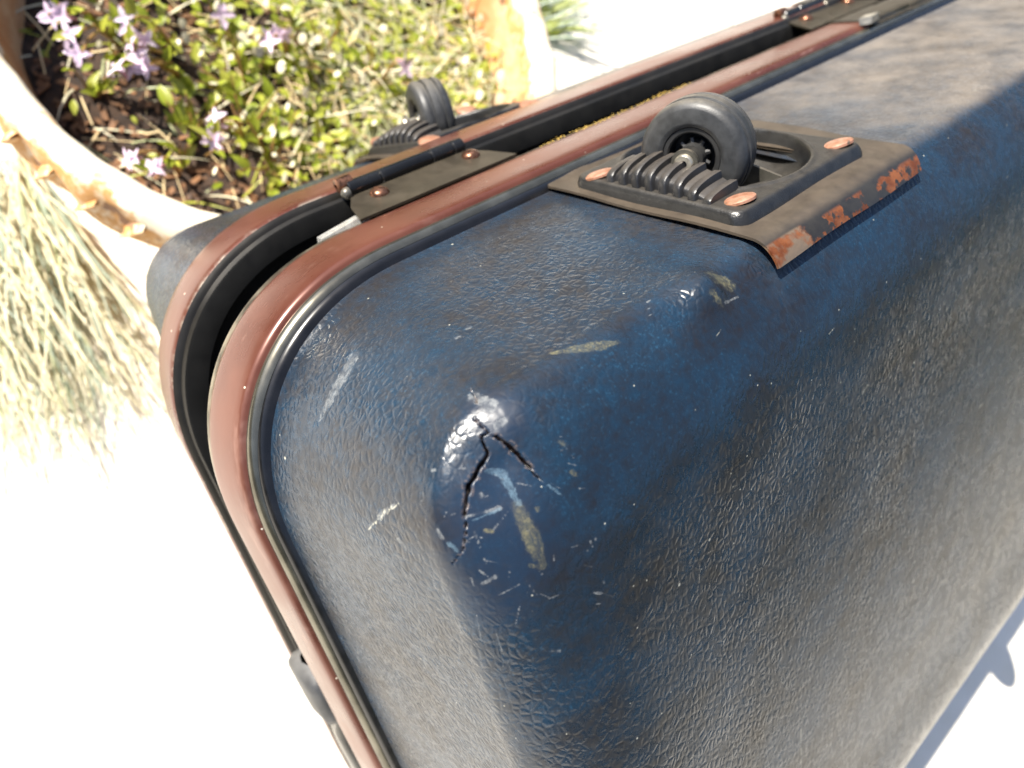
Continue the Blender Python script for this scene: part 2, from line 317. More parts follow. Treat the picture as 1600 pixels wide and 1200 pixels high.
def copper_rail():
    M = Mat('brown_anodised_rail'); P = M.obj()
    n = M.noise(18, 4, .6); s = M.noise(260, 4, .7, M.vmath('MULTIPLY', P, (.12, 1, .12)))
    col = M.mix(M.ramp(n, .3, .75), (.080, .024, .015), (.132, .048, .031))
    col = M.mix(M.math('MULTIPLY', M.ramp(s, .62, .8), .35), col, (.55, .36, .29))
    sp = M.voro(170, 'F1', out='Distance'); sc = M.sep(M.voro(170, 'F1', out='Color'))[0]
    pal = M.ramp(M.noise(30, 5, .7, M.vmath('MULTIPLY', P, (.5, 1.6, .5))), .55, .75, 0, .45)
    col = M.mix(pal, col, (.34, .20, .16))
    fl = M.math('MULTIPLY', M.ramp(sp, .05, .10, 1, 0), M.ramp(sc, .86, .9))
    col = M.mix(fl, col, (.7, .62, .5))
    # paint rubbed through along the mating edge
    y = M.sep(P)[1]; ed = M.attr('edge')
    wear = M.math('MULTIPLY', M.math('MULTIPLY', ed, M.ramp(M.sep(P)[0], .06, .15, 1.0, .25)), M.ramp(M.noise(90, 5, .7), .46, .62))
    col = M.mix(wear, col, (.30, .26, .21))
    return M.set(base=col, rough=M.math('ADD', M.ramp(n, .3, .7, .20, .32), M.math('MULTIPLY', s, .08)), metal=.3,
                 normal=M.bump(M.noise(90, 3), .06, .001))

def chipped_steel():
    M = Mat('chipped_black_steel'); P = M.obj(); X, Y, Z = M.sep(P)
    y2 = M.math('ABSOLUTE', M.math('SUBTRACT', Y, MIDY))
    up = M.sep(M.node('ShaderNodeNewGeometry').outputs['Normal'])[2]
    n1 = M.noise(130, 5, .65); n2 = M.noise(62, 4, .62)
    col = M.mix(M.ramp(n1, .3, .7), (.010, .009, .008), (.020, .018, .014))
    lip = M.attr('lip')
    dust = M.math('MULTIPLY', M.ramp(lip, .08, .5, 1.0, .06), M.ramp(M.noise(70, 5, .7), .2, .75, .35, .85))
    col = M.mix(M.math('MULTIPLY', dust, .5), col, (.14, .104, .07))
    # bare rusty metal: a big patch at the front corner of the lip, flakes along its edge
    front = M.ramp(M.math('ADD', X, M.math('MULTIPLY', M.math('SUBTRACT', n1, .5), .012)), .1905, .1935, 1, 0)
    fl1 = M.math('MULTIPLY', M.ramp(n2, .50, .55), M.ramp(M.noise(160, 3), .40, .5))
    bare = M.math('MULTIPLY', M.ramp(lip, .25, .45), M.math('MAXIMUM', M.math('MULTIPLY', front, M.ramp(lip, .3, .5)), M.math('MULTIPLY', fl1, M.ramp(lip, .45, .75))))
    rust = M.mix(M.ramp(n1, .35, .65), (.30, .10, .035), (.16, .045, .015))
    steel = M.mix(M.math('MULTIPLY', front, M.ramp(M.noise(90, 3), .42, .55)), rust, (.23, .165, .11))
    col = M.mix(bare, col, steel)
    rough = M.math('ADD', M.math('MULTIPLY', dust, .3), .30)
    h = M.math('ADD', M.math('MULTIPLY', bare, -1.0), M.math('MULTIPLY', M.noise(300, 3), M.math('ADD', M.math('MULTIPLY', bare, .9), .12)))
    return M.set(base=col, rough=rough, metal=M.math('MULTIPLY', bare, .6), normal=M.bump(h, .5, .0006))

def rivet_mat():
    M = Mat('rusted_copper_paint'); n = M.noise(330, 4, .65)
    col = M.mix(M.ramp(n, .35, .65), (.34, .175, .115), (.22, .10, .055))
    col = M.mix(M.ramp(M.noise(210, 3), .62, .7), col, (.10, .07, .05))
    return M.set(base=col, rough=.45, metal=.15, normal=M.bump(n, .3, .0005))

MIDY = .0615
M_leather = leather()
M_rail = copper_rail()
M_black = simple('black_trim', (.007, .007, .008), .22, var=.3)
M_strip = simple('dull_metal_strip', (.16, .15, .12), .22, .85, var=.3, scale=40)
M_silver = simple('dirty_aluminium', (.21, .185, .14), .36, .8, var=.6, scale=70)
M_gap_shade = simple('gap_shade_aluminium', (.018, .016, .013), .4, .4, var=.3, scale=25)  # far inner edge coloured near black to stand for shade in the gap
M_lining = simple('black_lining', (.006, .006, .006), .8, var=.4, spec=.2)
M_steel = chipped_steel()
M_plastic = simple('black_moulded_plastic', (.012, .012, .012), .30, var=.3, scale=150, bump=.3, bscale=1300, dust=.18, dustcol=(.13, .105, .072))
M_rib = simple('black_rib_plastic', (.016, .016, .017), .33, var=.3, bump=.2, bscale=1500, dust=.12)
M_tyre = simple('black_tyre_rubber', (.026, .027, .028), .46, var=.3, scale=220, bump=.12, bscale=1400, dust=.45, dustcol=(.24, .21, .16), dlo=.45, dhi=.75)  # dust on the tread, also painting its top as sunlit
M_rim = simple('black_wheel_plastic', (.022, .022, .022), .4, var=.2)
M_arm = simple('dusty_grey_steel', (.10, .095, .08), .38, .6, var=.3, scale=140, dust=.3)
M_axle = simple('dull_steel_axle', (.48, .44, .36), .35, .85, var=.3, scale=200)
M_hole = simple('axle_hole', (.004, .004, .004), .7)
M_rivet = rivet_mat()
M_hinge = simple('olive_black_hinge', (.028, .024, .016), .30, .5, var=.35, scale=50, dust=.14)
M_knuckle = simple('black_hinge_barrel', (.010, .010, .010), .25, .3, var=.3)
M_screw = simple('rusty_screw', (.18, .085, .05), .3, .8, var=.55, scale=350)
M_chrome = simple('worn_chrome', (.74, .73, .70), .28, .7, var=.12, scale=200)
M_grit = simple('yellow_grit', (.62, .42, .10), .6, var=.5, scale=700)
M_grip = simple('grey_black_grip', (.045, .046, .048), .45, var=.3, scale=90, dust=.25, dustcol=(.3, .29, .28))

# ------------------------------------------------------------------ the suitcase
BASE = M3.transposed() @ Vector((.34, -.12, .040 - H0))          # point on the ground under the case, near-shell space
suitcase = thing('suitcase', 'scuffed navy blue hard suitcase leaning on the planter with torn corner and wheels up', 'suitcase', W(BASE))
suitcase.rotation_euler = M3.to_euler()
PO = -BASE
def part(name, mb, m, xf=None, parent=None, sharp=40, label=None, kind=None):
    me = mb.mesh(name, m, sharp, xf) if isinstance(mb, MB) else mb
    return link(name, me, parent or suitcase, PO if parent is None else (0, 0, 0), label, kind)

Y2 = .0337                                                   # mating edge of the near rail
TH, GAP, TZ, TX, THZ, SD = .1351, .0348, .0096, .0033, -.0351, .79    # how far the other half has swung open round the hinge
def FAR(p):
    x, y, z = p
    if y < 0: y *= SD                                        # the far half is a little shallower
    y = Y2 - y; z = z - .01
    c, s = math.cos(TH), math.sin(TH)
    y, z = y * c - z * s, y * s + z * c
    c, s = math.cos(THZ), math.sin(THZ); x = x - .2
    return (x * c - y * s + .2 + TX, x * s + y * c + Y2 + GAP, z + .01 + TZ)

def FAR_W(p):
    y = p[1] + .0595 * (1 - SD)
    return FAR((p[0], y / SD if y < 0 else y, p[2]))

def polydist(P, pts):
    """signed-less distance to a polyline scaled by its local half width: <1 inside"""
    best = np.full(len(P), 1e9); side = np.zeros(len(P))
    for (a, b) in zip(pts[:-1], pts[1:]):
        A = np.array(a[:3]); B = np.array(b[:3]); ab = B - A; t = np.clip(((P - A) @ ab) / (ab @ ab + 1e-12), 0, 1)
        d = np.linalg.norm(P - (A + t[:, None] * ab), axis=1) / (a[3] + (b[3] - a[3]) * t)
        best = np.minimum(best, d)
    return best

def ragged_line(pts, rs, step=.0011, amp=.00032):
    out = []
    for a, b in zip(pts[:-1], pts[1:]):
        A, B = np.array(a), np.array(b); n = max(1, int(np.linalg.norm(A[:3] - B[:3]) / step))
        for k in range(n):
            p = A + (B - A) * k / n
            if k: p[:3] += rs.uniform(-amp, amp, 3)
            p[3] *= rs.uniform(.7, 1.3) if out else 1
            out.append(tuple(p))
    return out + [tuple(pts[-1])]

def build_shell(name, fine, xf=None, hole=True):
    st = stations(150, 1.035, 110) if fine else stations(14, 1.15, 24)
    rows = shell_rows(fine); G = []
    for w, i, r in rows:
        X, Z = outline(st, i, r); G.append(np.stack([X, np.full_like(X, -w), Z], 1))
    G = np.array(G); nr, nc = G.shape[:2]
    V = G.reshape(-1, 3).copy()
    att = {}
    if fine:
        N = np.cross(np.roll(G, -1, 1) - np.roll(G, 1, 1), np.gradient(G, axis=0)).reshape(-1, 3)
        N /= np.linalg.norm(N, axis=1)[:, None] + 1e-12
        k = np.argmin(np.linalg.norm(V - np.array([.3, -.127, -.2]), axis=1))
        if N[k, 1] > 0: N = -N
        near = np.where(np.linalg.norm(V - np.array([.07, -.10, -.05]), axis=1) < .16)[0]
        Q = V[near]
        rs0 = np.random.RandomState(9)
        tears = [ragged_line(l, rs0) for l in TEAR]
        hair = []
        band = np.where((V[:, 0] > .008) & (V[:, 0] < .06) & (V[:, 2] < -.032) & (V[:, 2] > -.10) & (V[:, 1] < -.095))[0]
        for _ in range(46):                                  # hairline scratches below the split
            a = V[band[rs0.randint(len(band))]]; ln = rs0.uniform(.002, .008) * (2 if rs0.rand() < .15 else 1)
            b = a + np.array([rs0.uniform(-.6, 1), rs0.uniform(-.6, .2), rs0.uniform(-1, .7)]) * ln * .7
            b = V[band[np.argmin(np.linalg.norm(V[band] - b, axis=1))]]; w_ = rs0.uniform(.00016, .00032)
            hair.append([(*a, w_), (*((a + b) / 2), w_ * .8), (*b, w_ * .4)])
        def field(lists, soft):
            o = np.zeros(len(V)); f = np.zeros(len(Q))
            for l in lists: f = np.maximum(f, np.clip(1 - (polydist(Q, l) - (1 - soft)) / (2 * soft), 0, 1))
            o[near] = f; return o
        for nm, l, s in (('pale', PALE_GLINT + hair, .5), ('olive', OLIVE, .4), ('blue', BLUE, .5), ('worn', WORN, .45)): att[nm] = field(l, s)
        # the split: lips curl up, the gap drops into the hollow case
        dt = np.full(len(Q), 1e9)
        for l in tears: dt = np.minimum(dt, polydist(Q, l))
        dtm = np.minimum(polydist(Q, tears[2]), polydist(Q, tears[3]))
        tear = np.zeros(len(V)); tear[near] = np.where(dt < 1, .5 + .5 * (1 - dt), np.clip(.5 - (dt - 1) * .16, 0, .5))
        att['tear'] = tear
        disp = np.zeros(len(V))
        disp[near] = -.0035 * np.clip(1.05 - dt, 0, .6) / .6 + .00010 * np.exp(-((dtm - 1.9) / 1.4) ** 2) * (dtm > .95)
        # the torn wedge between the two long splits has sunk
        c0 = np.array(TEAR[2][4][:3]); e1 = np.array(TEAR[3][-1][:3]); e0 = np.array(TEAR[3][0][:3])
        cen = (c0 + e1 + e0) / 3
        disp -= .0008 * np.exp(-(np.linalg.norm(V - cen, axis=1) / .005) ** 2)
        # knocks: dent below the split, pushed-in hollow and bulge beside the wheel plate
        for p, a, s in (((.028, -.119, -.058), -.0008, .011), ((.138, -.112, -.021), .0050, .0085), ((.108, -.113, -.02), -.0014, .011), ((.034, -.122, -.032), -.0052, .017)):
            disp += a * np.exp(-(np.linalg.norm(V - np.array(p), axis=1) / s) ** 2)
        # the corner itself has been knocked flat
        fn = np.array([-.44, -.50, .745]); fn /= np.linalg.norm(fn)
        cut = V @ fn - (np.array([.0325, -.1005, -.0245]) @ fn - .0002)
        loc = np.exp(-(np.linalg.norm(V - np.array([.033, -.106, -.026]), axis=1) / .022) ** 4)
        flat = np.where(cut > 0, .72 * cut * cut / (cut + .0012), 0) * loc
        rs = np.random.RandomState(3)
        for _ in range(40):
            u = V[rs.randint(len(V))]; disp += rs.uniform(-.00035, .00035) * np.exp(-(np.linalg.norm(V - u, axis=1) / rs.uniform(.008, .02)) ** 2)
        V = V + N * disp[:, None] - fn * flat[:, None]
    faces = []
    for i in range(nr - 1):
        j = np.arange(nc); jn = (j + 1) % nc
        faces.append(np.stack([i * nc + j, i * nc + jn, (i + 1) * nc + jn, (i + 1) * nc + j], 1))
    faces = np.concatenate(faces)
    if hole:                                                 # opening under the wheel housing
        c = V[faces].mean(1)
        cut = (c[:, 0] > .196) & (c[:, 0] < .257) & (c[:, 1] < -.016) & (c[:, 1] > -.094) & (c[:, 2] > -.03)
        faces = faces[~cut]
    last = np.arange((nr - 1) * nc, nr * nc)
    if xf: V = np.array([xf(p) for p in V])
    me = bpy.data.meshes.new(name)
    me.from_pydata(V.tolist(), [], faces.tolist() + [last.tolist()]); me.update()
    bm = bmesh.new(); bm.from_mesh(me); bmesh.ops.recalc_face_normals(bm, faces=bm.faces); bm.to_mesh(me); bm.free()
    me.polygons.foreach_set('use_smooth', [True] * len(me.polygons))
    for nm, v in att.items():
        a = me.attributes.new(nm, 'FLOAT', 'POINT'); a.data.foreach_set('value', v.astype(np.float32))
    me.materials.append(M_leather)
    return me
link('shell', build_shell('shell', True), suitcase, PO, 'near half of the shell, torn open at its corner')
link('shell', build_shell('shell', False, FAR), suitcase, PO, 'far half of the shell, tilted open behind the gap')

ST_T = stations(40, 1.05, 40)
def sweep(prof):
    mb = MB(); rows = []
    for n, y in prof:
        X, Z = outline(ST_T, -n, RC + n); rows.append([(x, y, z) for x, z in zip(X, Z)])
    mb.grid(rows, closed_u=True); return mb
RAILP = [(.0058, .0043), (.0068, .0047), (.0079, .0054), (.0086, .0072), (.0092, .0110), (.0099, .0180), (.0104, .0250), (.0106, .0300), (.0105, .0325), (.0099, .0337)]
def rail_mesh(xf):
    mb = sweep(RAILP); me = mb.mesh('rail', M_rail, 50, None)
    y = np.array([v.co.y for v in me.vertices]); e = np.clip((y - .0322) / .0014, 0, 1) 
    a = me.attributes.new('edge', 'FLOAT', 'POINT'); a.data.foreach_set('value', e.astype(np.float32))
    if xf:
        for v in me.vertices: v.co = xf(v.co)
        me.flip_normals()
    return me
for xf in (None, FAR):
    part('trim_strip', sweep([(-.0030, -.0024), (.0008, -.0018), (.0022, -.0008), (.0027, .0004), (.0022, .0012)]), M_black, xf)
    part('edge_strip', sweep([(.0018, .0012), (.0028, .0004), (.0042, .0010), (.0054, .0026), (.0058, .0040), (.0058, .0048)]), M_strip, xf)
    link('rail', rail_mesh(xf), suitcase, PO)
    part('inner_edge', sweep([(.0100, .0338), (.0096, .0345), (.0092, .0395), (.0085, .0402), (.0060, .0402)] if not xf else [(.0100, .0338), (.0092, .0345), (.0082, .0352), (.0070, .0356), (.0060, .0382)]), M_silver if not xf else M_gap_shade, xf)
    mb = sweep([(.0062, .0380), (.0050, .0386), (-.0040, .0386), (-.0044, .030), (-.030, .029)])
    rows = mb.v[-len(mb.v) // 5:]; o = len(mb.v); mb.f.append(tuple(range(o - len(rows), o)))
    part('inner_flange', mb, M_lining, xf)

def wheel_set(xf, xw=None):
    # steel plate following the wall and wrapping over the edge
    prof = []
    for w in np.linspace(-.0015, .1090, 30): prof.append((w, -KD * max(w, 0) + .0006 + (.0012 if w > .001 else .002)))
    w0, z0 = prof[-1]; rl = .0150; a0 = math.atan(KD)
    for a in np.linspace(a0, math.radians(72), 16)[1:]:      # edge rolled down over the corner of the case
        prof.append((w0 + rl * (math.sin(a) - math.sin(a0)), z0 - rl * (math.cos(a0) - math.cos(a))))
    X0, X1 = .1722, .2895; xs = np.linspace(0, 1, 60); rows = []; lipv = []
    nrm = []
    for i, (w, z) in enumerate(prof):
        a = prof[max(i-1, 0)]; b = prof[min(i+1, len(prof)-1)]; d = Vector((b[0]-a[0], b[1]-a[1])).normalized(); nrm.append((d.y * -1, d.x))
    top = []; bot = []
    for i, (w, z) in enumerate(prof):
        f = w / .126
        c0 = .004 * max(0, 1 - (w + .0015) / .004) ** 2; c1 = .006 * max(0, 1 - (w + .0015) / .006) ** 2
        e = max(0, (w - .110) / .010)
        x0 = X0 + c0 - .001 * e * e; x1 = X1 - .010 * f + .003 - c1 - .004 * e * e
        ln = [(x0 + (x1 - x0) * t, -w, z + .0004 * math.sin(t * 9 + w * 90)) for t in xs]
        top.append(ln); bot.append([(p[0], p[1] + nrm[i][0] * .0011, p[2] - nrm[i][1] * .0011) for p in ln])
    mb = MB()
    rows = top + bot[::-1]
    mb.grid(rows, closed_v=True)
    n = len(rows); m = len(xs)
    for j in (0, m - 1):
        for i in range(n // 2 - 1):
            mb.f.append((i * m + j, (i + 1) * m + j, (n - 2 - i) * m + j, (n - 1 - i) * m + j))
    me = mb.mesh('wheel_plate', M_steel, 40)
    a = me.attributes.new('lip', 'FLOAT', 'POINT')
    a.data.foreach_set('value', [sm((-v.co.z - .0140) / .0085) for v in me.vertices])
    # opening for the bowl
    bm = bmesh.new(); bm.from_mesh(me)
    dl = [f for f in bm.faces if .194 < f.calc_center_median().x < .258 and .014 < -f.calc_center_median().y < .096 and f.calc_center_median().z > -.03]
    bmesh.ops.delete(bm, geom=dl, context='FACES'); bm.to_mesh(me); bm.free()
    if xf:
        for v in me.vertices: v.co = xf(v.co)
        me.flip_normals()
    plate = link('wheel_plate', me, suitcase, PO)
    def YAW(p, a=math.radians(18)):                          # the castor has turned a little towards the front edge
        c, s_ = math.cos(a), math.sin(a); x, y = p[0] - .209, p[1] + .0595
        q = (x * c - y * s_ + .209, x * s_ + y * c - .0595, p[2]); return xw(q) if xw else q
    sub = lambda nm, mb, m, sharp=40: link(nm, mb.mesh(nm, m, sharp, YAW if nm in ('tyre', 'wheel_rim', 'spoke', 'axle', 'axle_hole', 'bracket_arm') else xw), plate)
    # moulded housing: raised pad with a deep bowl behind the wheel
    hx0, hx1, hw0, hw1 = .1765, .2690, .0130, .1030
    nx, nw = 150, 150; rows = []
    def rr(x, w, r=.007):                                    # signed distance to the pad outline
        cx, cw = (hx0 + hx1) / 2, (hw0 + hw1) / 2; ax, aw = (hx1 - hx0) / 2 - r, (hw1 - hw0) / 2 - r
        dx, dw = abs(x - cx) - ax, abs(w - cw) - aw
        return math.hypot(max(dx, 0), max(dw, 0)) + min(max(dx, dw), 0) - r
    def pad(x, w): return -KD * w + .0006 + .0014
    def bowl(x, w): return ((x - .2250) / .0385) ** 2 + ((w - .0555) / .0405) ** 2
    for i in range(nx + 1):
        row = []
        for j in range(nw + 1):
            x = hx0 + (hx1 - hx0) * i / nx; w = hw0 + (hw1 - hw0) * j / nw
            d = rr(x, w)
            if d > 0:
                cx, cw = (hx0 + hx1) / 2, (hw0 + hw1) / 2
                for _ in range(5):
                    g = 1e-5; gx = (rr(x + g, w) - d) / g; gw = (rr(x, w + g) - d) / g; x -= gx * d; w -= gw * d; d = rr(x, w)
            e = min(1, max(0, -d) / .0032); h = pad(x, w) - .002 + .0068 * math.sqrt(max(0, 1 - (1 - e) ** 2))
            q = bowl(x, w)
            if q < 1: h -= .0195 * math.sqrt(max(0, 1 - q ** 1.3)) * sm((1 - q) / .16 + .35)
            h += .0006 * math.exp(-((q - 1.06) / .06) ** 2)
            row.append((x, -w, h))
        rows.append(row)
    mb = MB(); mb.grid(rows); MB.fixn = False
    me = mb.mesh('wheel_housing', M_plastic, 50); MB.fixn = True
    bm = bmesh.new(); bm.from_mesh(me)
    if sum(f.normal.z for f in bm.faces) < 0: bmesh.ops.reverse_faces(bm, faces=bm.faces)
    bm.to_mesh(me); bm.free()
    if xf:
        for v in me.vertices: v.co = xf(v.co)
        me.flip_normals()
    link('wheel_housing', me, plate)
    up = (0, KD, 1)
    for (x, w) in ((.1895, .0925), (.1850, .0235), (.2605, .0930), (.2600, .0210)):
        sub('rivet', dome(MB(), (x, -w, pad(x, w) + .0048),   .0070, .0015, up, 28), M_rivet)
    # ribbed guard in front of the wheel
    zt = lambda w: pad(.19, w) + .0045
    def hump(w): t = (w - .052) / (.0375 if w > .052 else .0250); return .0104 * max(0.0, 1 - abs(t) ** 2.2) ** .8
    gx0, gx1 = .1795, .1985
    rows = []
    for w in np.linspace(.0305, .0895, 40):
        H = max(hump(w) - .0022, .0003); xf0 = gx0 + .0025
        rows.append([(gx1, -w, zt(w) - .001)] + [(gx1 - (gx1 - xf0) * math.sin(a) , -w, zt(w) + H * math.cos(a) ** .5) for a in np.linspace(0, math.pi / 2, 12)] + [(xf0, -w, zt(w) - .001)])
    sub('guard', MB().grid(rows), M_rib, 60)
    for k in range(8):
        wc = .0345 + k * .0072; hw = .0019; rows = []
        for w, s_ in ((wc - hw, 0), (wc - hw, .9), (wc - hw * .75, 1), (wc + hw * .75, 1), (wc + hw, .9), (wc + hw, 0)):
            H = max(hump(wc), .004) * (1 if s_ == 1 else .97); xx = gx0 + (0 if s_ == 1 else .0004)
            r_ = [(gx1 - .0005 - (gx1 - .0005 - xx) * math.sin(a), -w, zt(wc) - .0008 + (H + .0008) * math.cos(a) ** .5) for a in np.linspace(0, math.pi / 2, 12)]
            if s_ == 0: r_ = [(p[0] * .3 + .7 * gx1, p[1], p[2] * .3 + .7 * (zt(wc) - .002)) for p in r_]
            rows.append(r_)
        sub('rib', MB().grid(rows), M_rib, 50)
    # wheel with its axle along the hinge direction
    cx, cy, cz = .2005, -.0595, .0050
    A = lambda prof, n=64: MB().lathe([(r, h) for h, r in prof], (cx, cy, cz), 'x', n)
    sub('tyre', A([(.0045, .0122), (.0010, .0128), (.0000, .0144), (.0000, .0148), (.0003, .0200), (.0005, .0205), (.0013, .0219), (.0028, .0230), (.0046, .0233), (.0060, .0232), (.0066, .0220), (.0078, .0220), (.0084, .0234), (.0112, .0236), (.0126, .0235), (.0132, .0221), (.0144, .0221), (.0150, .0233), (.0172, .0230), (.0190, .0219), (.0200, .0198), (.0200, .0125)]), M_tyre, 35)
    sub('wheel_rim', A([(.0030, .0128), (.0014, .0124), (.0016, .0108), (.0022, .0102), (.0090, .0098), (.0105, .0060), (.0030, .0056), (.0012, .0052), (.0012, .0010)]), M_rim, 35)
    for k in range(9):
        a = 2 * math.pi * k / 9 + .2; c, s_ = math.cos(a), math.sin(a)
        p0 = Vector((cx + .0050, cy + c * .0052, cz + s_ * .0052)); p1 = Vector((cx + .0050, cy + c * .0076, cz + s_ * .0076))
        sub('spoke', MB().tube([p0, p1], [.0013, .0009], 6), M_rim)
    for x0, x1 in ((-.0066, -.0048), (.0208, .0226)):
        # bracket arm: round eye at the axle, widening down into the bowl
        pts = [(cy + .0058 * math.cos(a), cz + .0058 * math.sin(a)) for a in np.linspace(math.radians(20), math.radians(200), 14)][::-1]
        poly = pts + [(cy - .0010 + .0, cz - .0052)][:0] + [(-.0730, -.0205), (-.0920, -.0150)][:0]
        poly = [(-.0560, -.0120)] + pts + []
        poly = [(-.0905, -.0120), (-.0660, -.0160), (-.0530, -.0110), (cy + .0056, cz - .0015)] + [(cy + .0058 * math.cos(a), cz + .0058 * math.sin(a)) for a in np.linspace(0, math.radians(215), 16)]
        sub('bracket_arm', MB().prism(poly, 'x', cx + x0, cx + x1), M_arm, 30)
    sub('axle', MB().lathe([(.0017, -.0084), (.0036, -.0084), (.0041, -.0078), (.0041, -.0066), (.0030, -.0066), (.0030, .0215), (.0037, .0215), (.0037, .0225), (.0005, .0225)], (cx, cy, cz), 'x', 28), M_axle)
    sub('axle_hole', MB().lathe([(.0018, -.00845), (.0017, -.0060), (.0002, -.0060)], (cx, cy, cz), 'x', 18), M_hole)
wheel_set(None)
wheel_set(FAR, FAR_W)

# hinges across the gap
def hinge(x0, L=.070):
    zs = lambda y: .0106 + (y - .0352) * .23
    yb = .0635; zb_ = zs(yb) + .0030
    def slab(pts, up=0.0, th=.0012):
        n = len(pts)
        return MB().add([(x, y, zs(y) + up) for x, y in pts] + [(x, y, zs(y) + up + th) for x, y in pts],
                        [(i, (i+1) % n, n + (i+1) % n, n + i) for i in range(n)] + [tuple(range(n))[::-1], tuple(range(n, 2*n))])
    h = part('hinge', slab([(x0 - .012, .0352), (x0 + L + .012, .0352), (x0 + L + .006, .0500), (x0 + L, .0600), (x0 - .001, .0600), (x0 - .008, .0490)]), M_hinge, sharp=30)
    cuts = [0, .26 * L, .70 * L, .90 * L, L]
    for a, b in zip(cuts[:-1], cuts[1:]):
        mb = MB().lathe([(.0034, x0 + a), (.0040, x0 + a + .0006), (.0040, x0 + b - .0008), (.0034, x0 + b - .0002)], (0, yb, zb_), 'x', 20)
        o = len(mb.v); mb.f.append(tuple(range(20))[::-1]); mb.f.append(tuple(range(o - 20, o)))
        link('barrel', mb.mesh('barrel', M_knuckle, 40), h)
    link('pin_end', dome(MB(), (x0 - .0016, yb - .002, zb_ - .001), .0030, .0030, (-1, 0, 0)).mesh('pin_end', M_arm), h)
    link('pin_head', MB().lathe([(.001, -.006), (.0034, -.0055), (.0036, -.001), (.0036, .002)], (x0 + .002, yb + .002, zb_ + .003), 'x', 14).mesh('pin_head', M_screw), h)
    for sx in (x0 + .010, x0 + L - .004):
        link('screw', dome(MB(), (sx, .0520, zs(.052) + .0013), .0048, .0030, (0, -.22, 1), 22, 5).mesh('screw', M_screw), h)
    link('leaf', slab([(x0, yb), (x0 + L, yb), (x0 + L - .004, .0700), (x0 + .004, .0700)], .001).mesh('leaf', M_hinge, 30), h)
hinge(.106)
hinge(.470)
# bright tongue beside the first hinge
mb = MB(); mb.add([(.076, .0415, .0030), (.102, .0405, .0050), (.102, .0480, .0050), (.077, .0500, .0030), (.0765, .0418, .0088), (.101, .0410, .0118), (.100, .0472, .0118), (.0775, .0490, .0088)],
                  [(3, 2, 1, 0), (4, 5, 6, 7), (0, 1, 5, 4), (1, 2, 6, 5), (2, 3, 7, 6), (3, 0, 4, 7)])
part('frame_tongue', mb, M_chrome, sharp=30)

# dark steel sleeves where the rails are joined in the middle of the hinge side
def sleeve(x0, x1, xf, grow=.0011):
    pr = [(y - (.0012 if i == 0 else 0), n + grow) for i, (n, y) in enumerate([(.0045, .0030)] + RAILP + [(.0085, .0352)])]
    mb = MB(); xs = [x0, x0 + .0008, x1 - .0008, x1]; rows = []
    for k, x in enumerate(xs):
        g = -.0009 if k in (0, 3) else 0
        rows.append([(x, y, n + g) for y, n in pr])
    mb.grid(rows); return part('rail_sleeve', mb, M_hinge, xf, sharp=35)
sleeve(.476, .532, None); sleeve(.532, .60, None, .0004)
sleeve(.512, .566, FAR)
part('sleeve_tab', MB().prism([(.470, -.0005), (.484, .002), (.480, .009), (.466, .006)], 'z', .0085, .0128), M_axle, sharp=30)
# latch bar on the short side and carrying handle on the side that rests lowest
mb = MB()
def bar(z0, z1, xo, y0, y1, n=10):
    rows = []
    for i, t in enumerate(np.linspace(0, 1, n)):
        z = z0 + (z1 - z0) * t; e = min(1, min(t, 1 - t) * n / 2.2); k = math.sqrt(1 - (1 - e) ** 2)
        cx = xo + .006 * (1 - k); ym = (y0 + y1) / 2; hy = (y1 - y0) / 2 * (.45 + .55 * k)
        rows.append([(cx + .004, ym - hy, z), (cx, ym - hy + .003, z), (cx - .0012, ym, z), (cx, ym + hy - .003, z), (cx + .004, ym + hy, z), (.004, ym + hy, z), (.004, ym - hy, z)])
    return rows
g = part('side_grip', MB().grid(bar(-.196, -.236, -.0135, .0440, .0790), closed_u=True), M_grip, sharp=50)
link('grip_bar', MB().grid(bar(-.2385, -.375, -.0100, .0460, .0760), closed_u=True).mesh('grip_bar', M_knuckle, 50), g)
part('shadow_knob', dome(MB(), (.552, -.106, -H_ + .012), .021, .068, (0, -.25, -1), 24, 8), M_black)  # unseen knob added only to cast a rounded shadow on the paving
hd = part('carry_handle', MB().tube([(.265, .012, -H_ - .004), (.268, .012, -H_ - .030), (.285, .012, -H_ - .044), (.34, .012, -H_ - .050), (.395, .012, -H_ - .044), (.412, .012, -H_ - .030), (.415, .012, -H_ - .004)], [.006, .007, .010, .012, .010, .007, .006], 12), M_black)
# seeds and grit caught along the rail
mb = MB(); r2 = random.Random(5)
for i in range(520):
    x = r2.uniform(.205, .33) if i < 360 else r2.uniform(.08, .45); s = r2.uniform(.00012, .00042)
    y = .0362 + abs(r2.gauss(0, .0022)) + .001 * math.sin(x * 90) if i < 360 else r2.uniform(.040, .05); z = .0093 + r2.uniform(-.0004, .0008) if i < 360 else r2.uniform(.002, .006)
    if i >= 360: y = .0386 + .0004; z = r2.uniform(-.003, .005)
    mb.add([(x, y, z + s), (x + s, y, z), (x - s * .6, y + s, z), (x - s * .6, y - s, z)], [(0, 1, 2), (0, 2, 3), (0, 3, 1), (1, 3, 2)])
part('grit', mb, M_grit, sharp=1, kind='stuff')

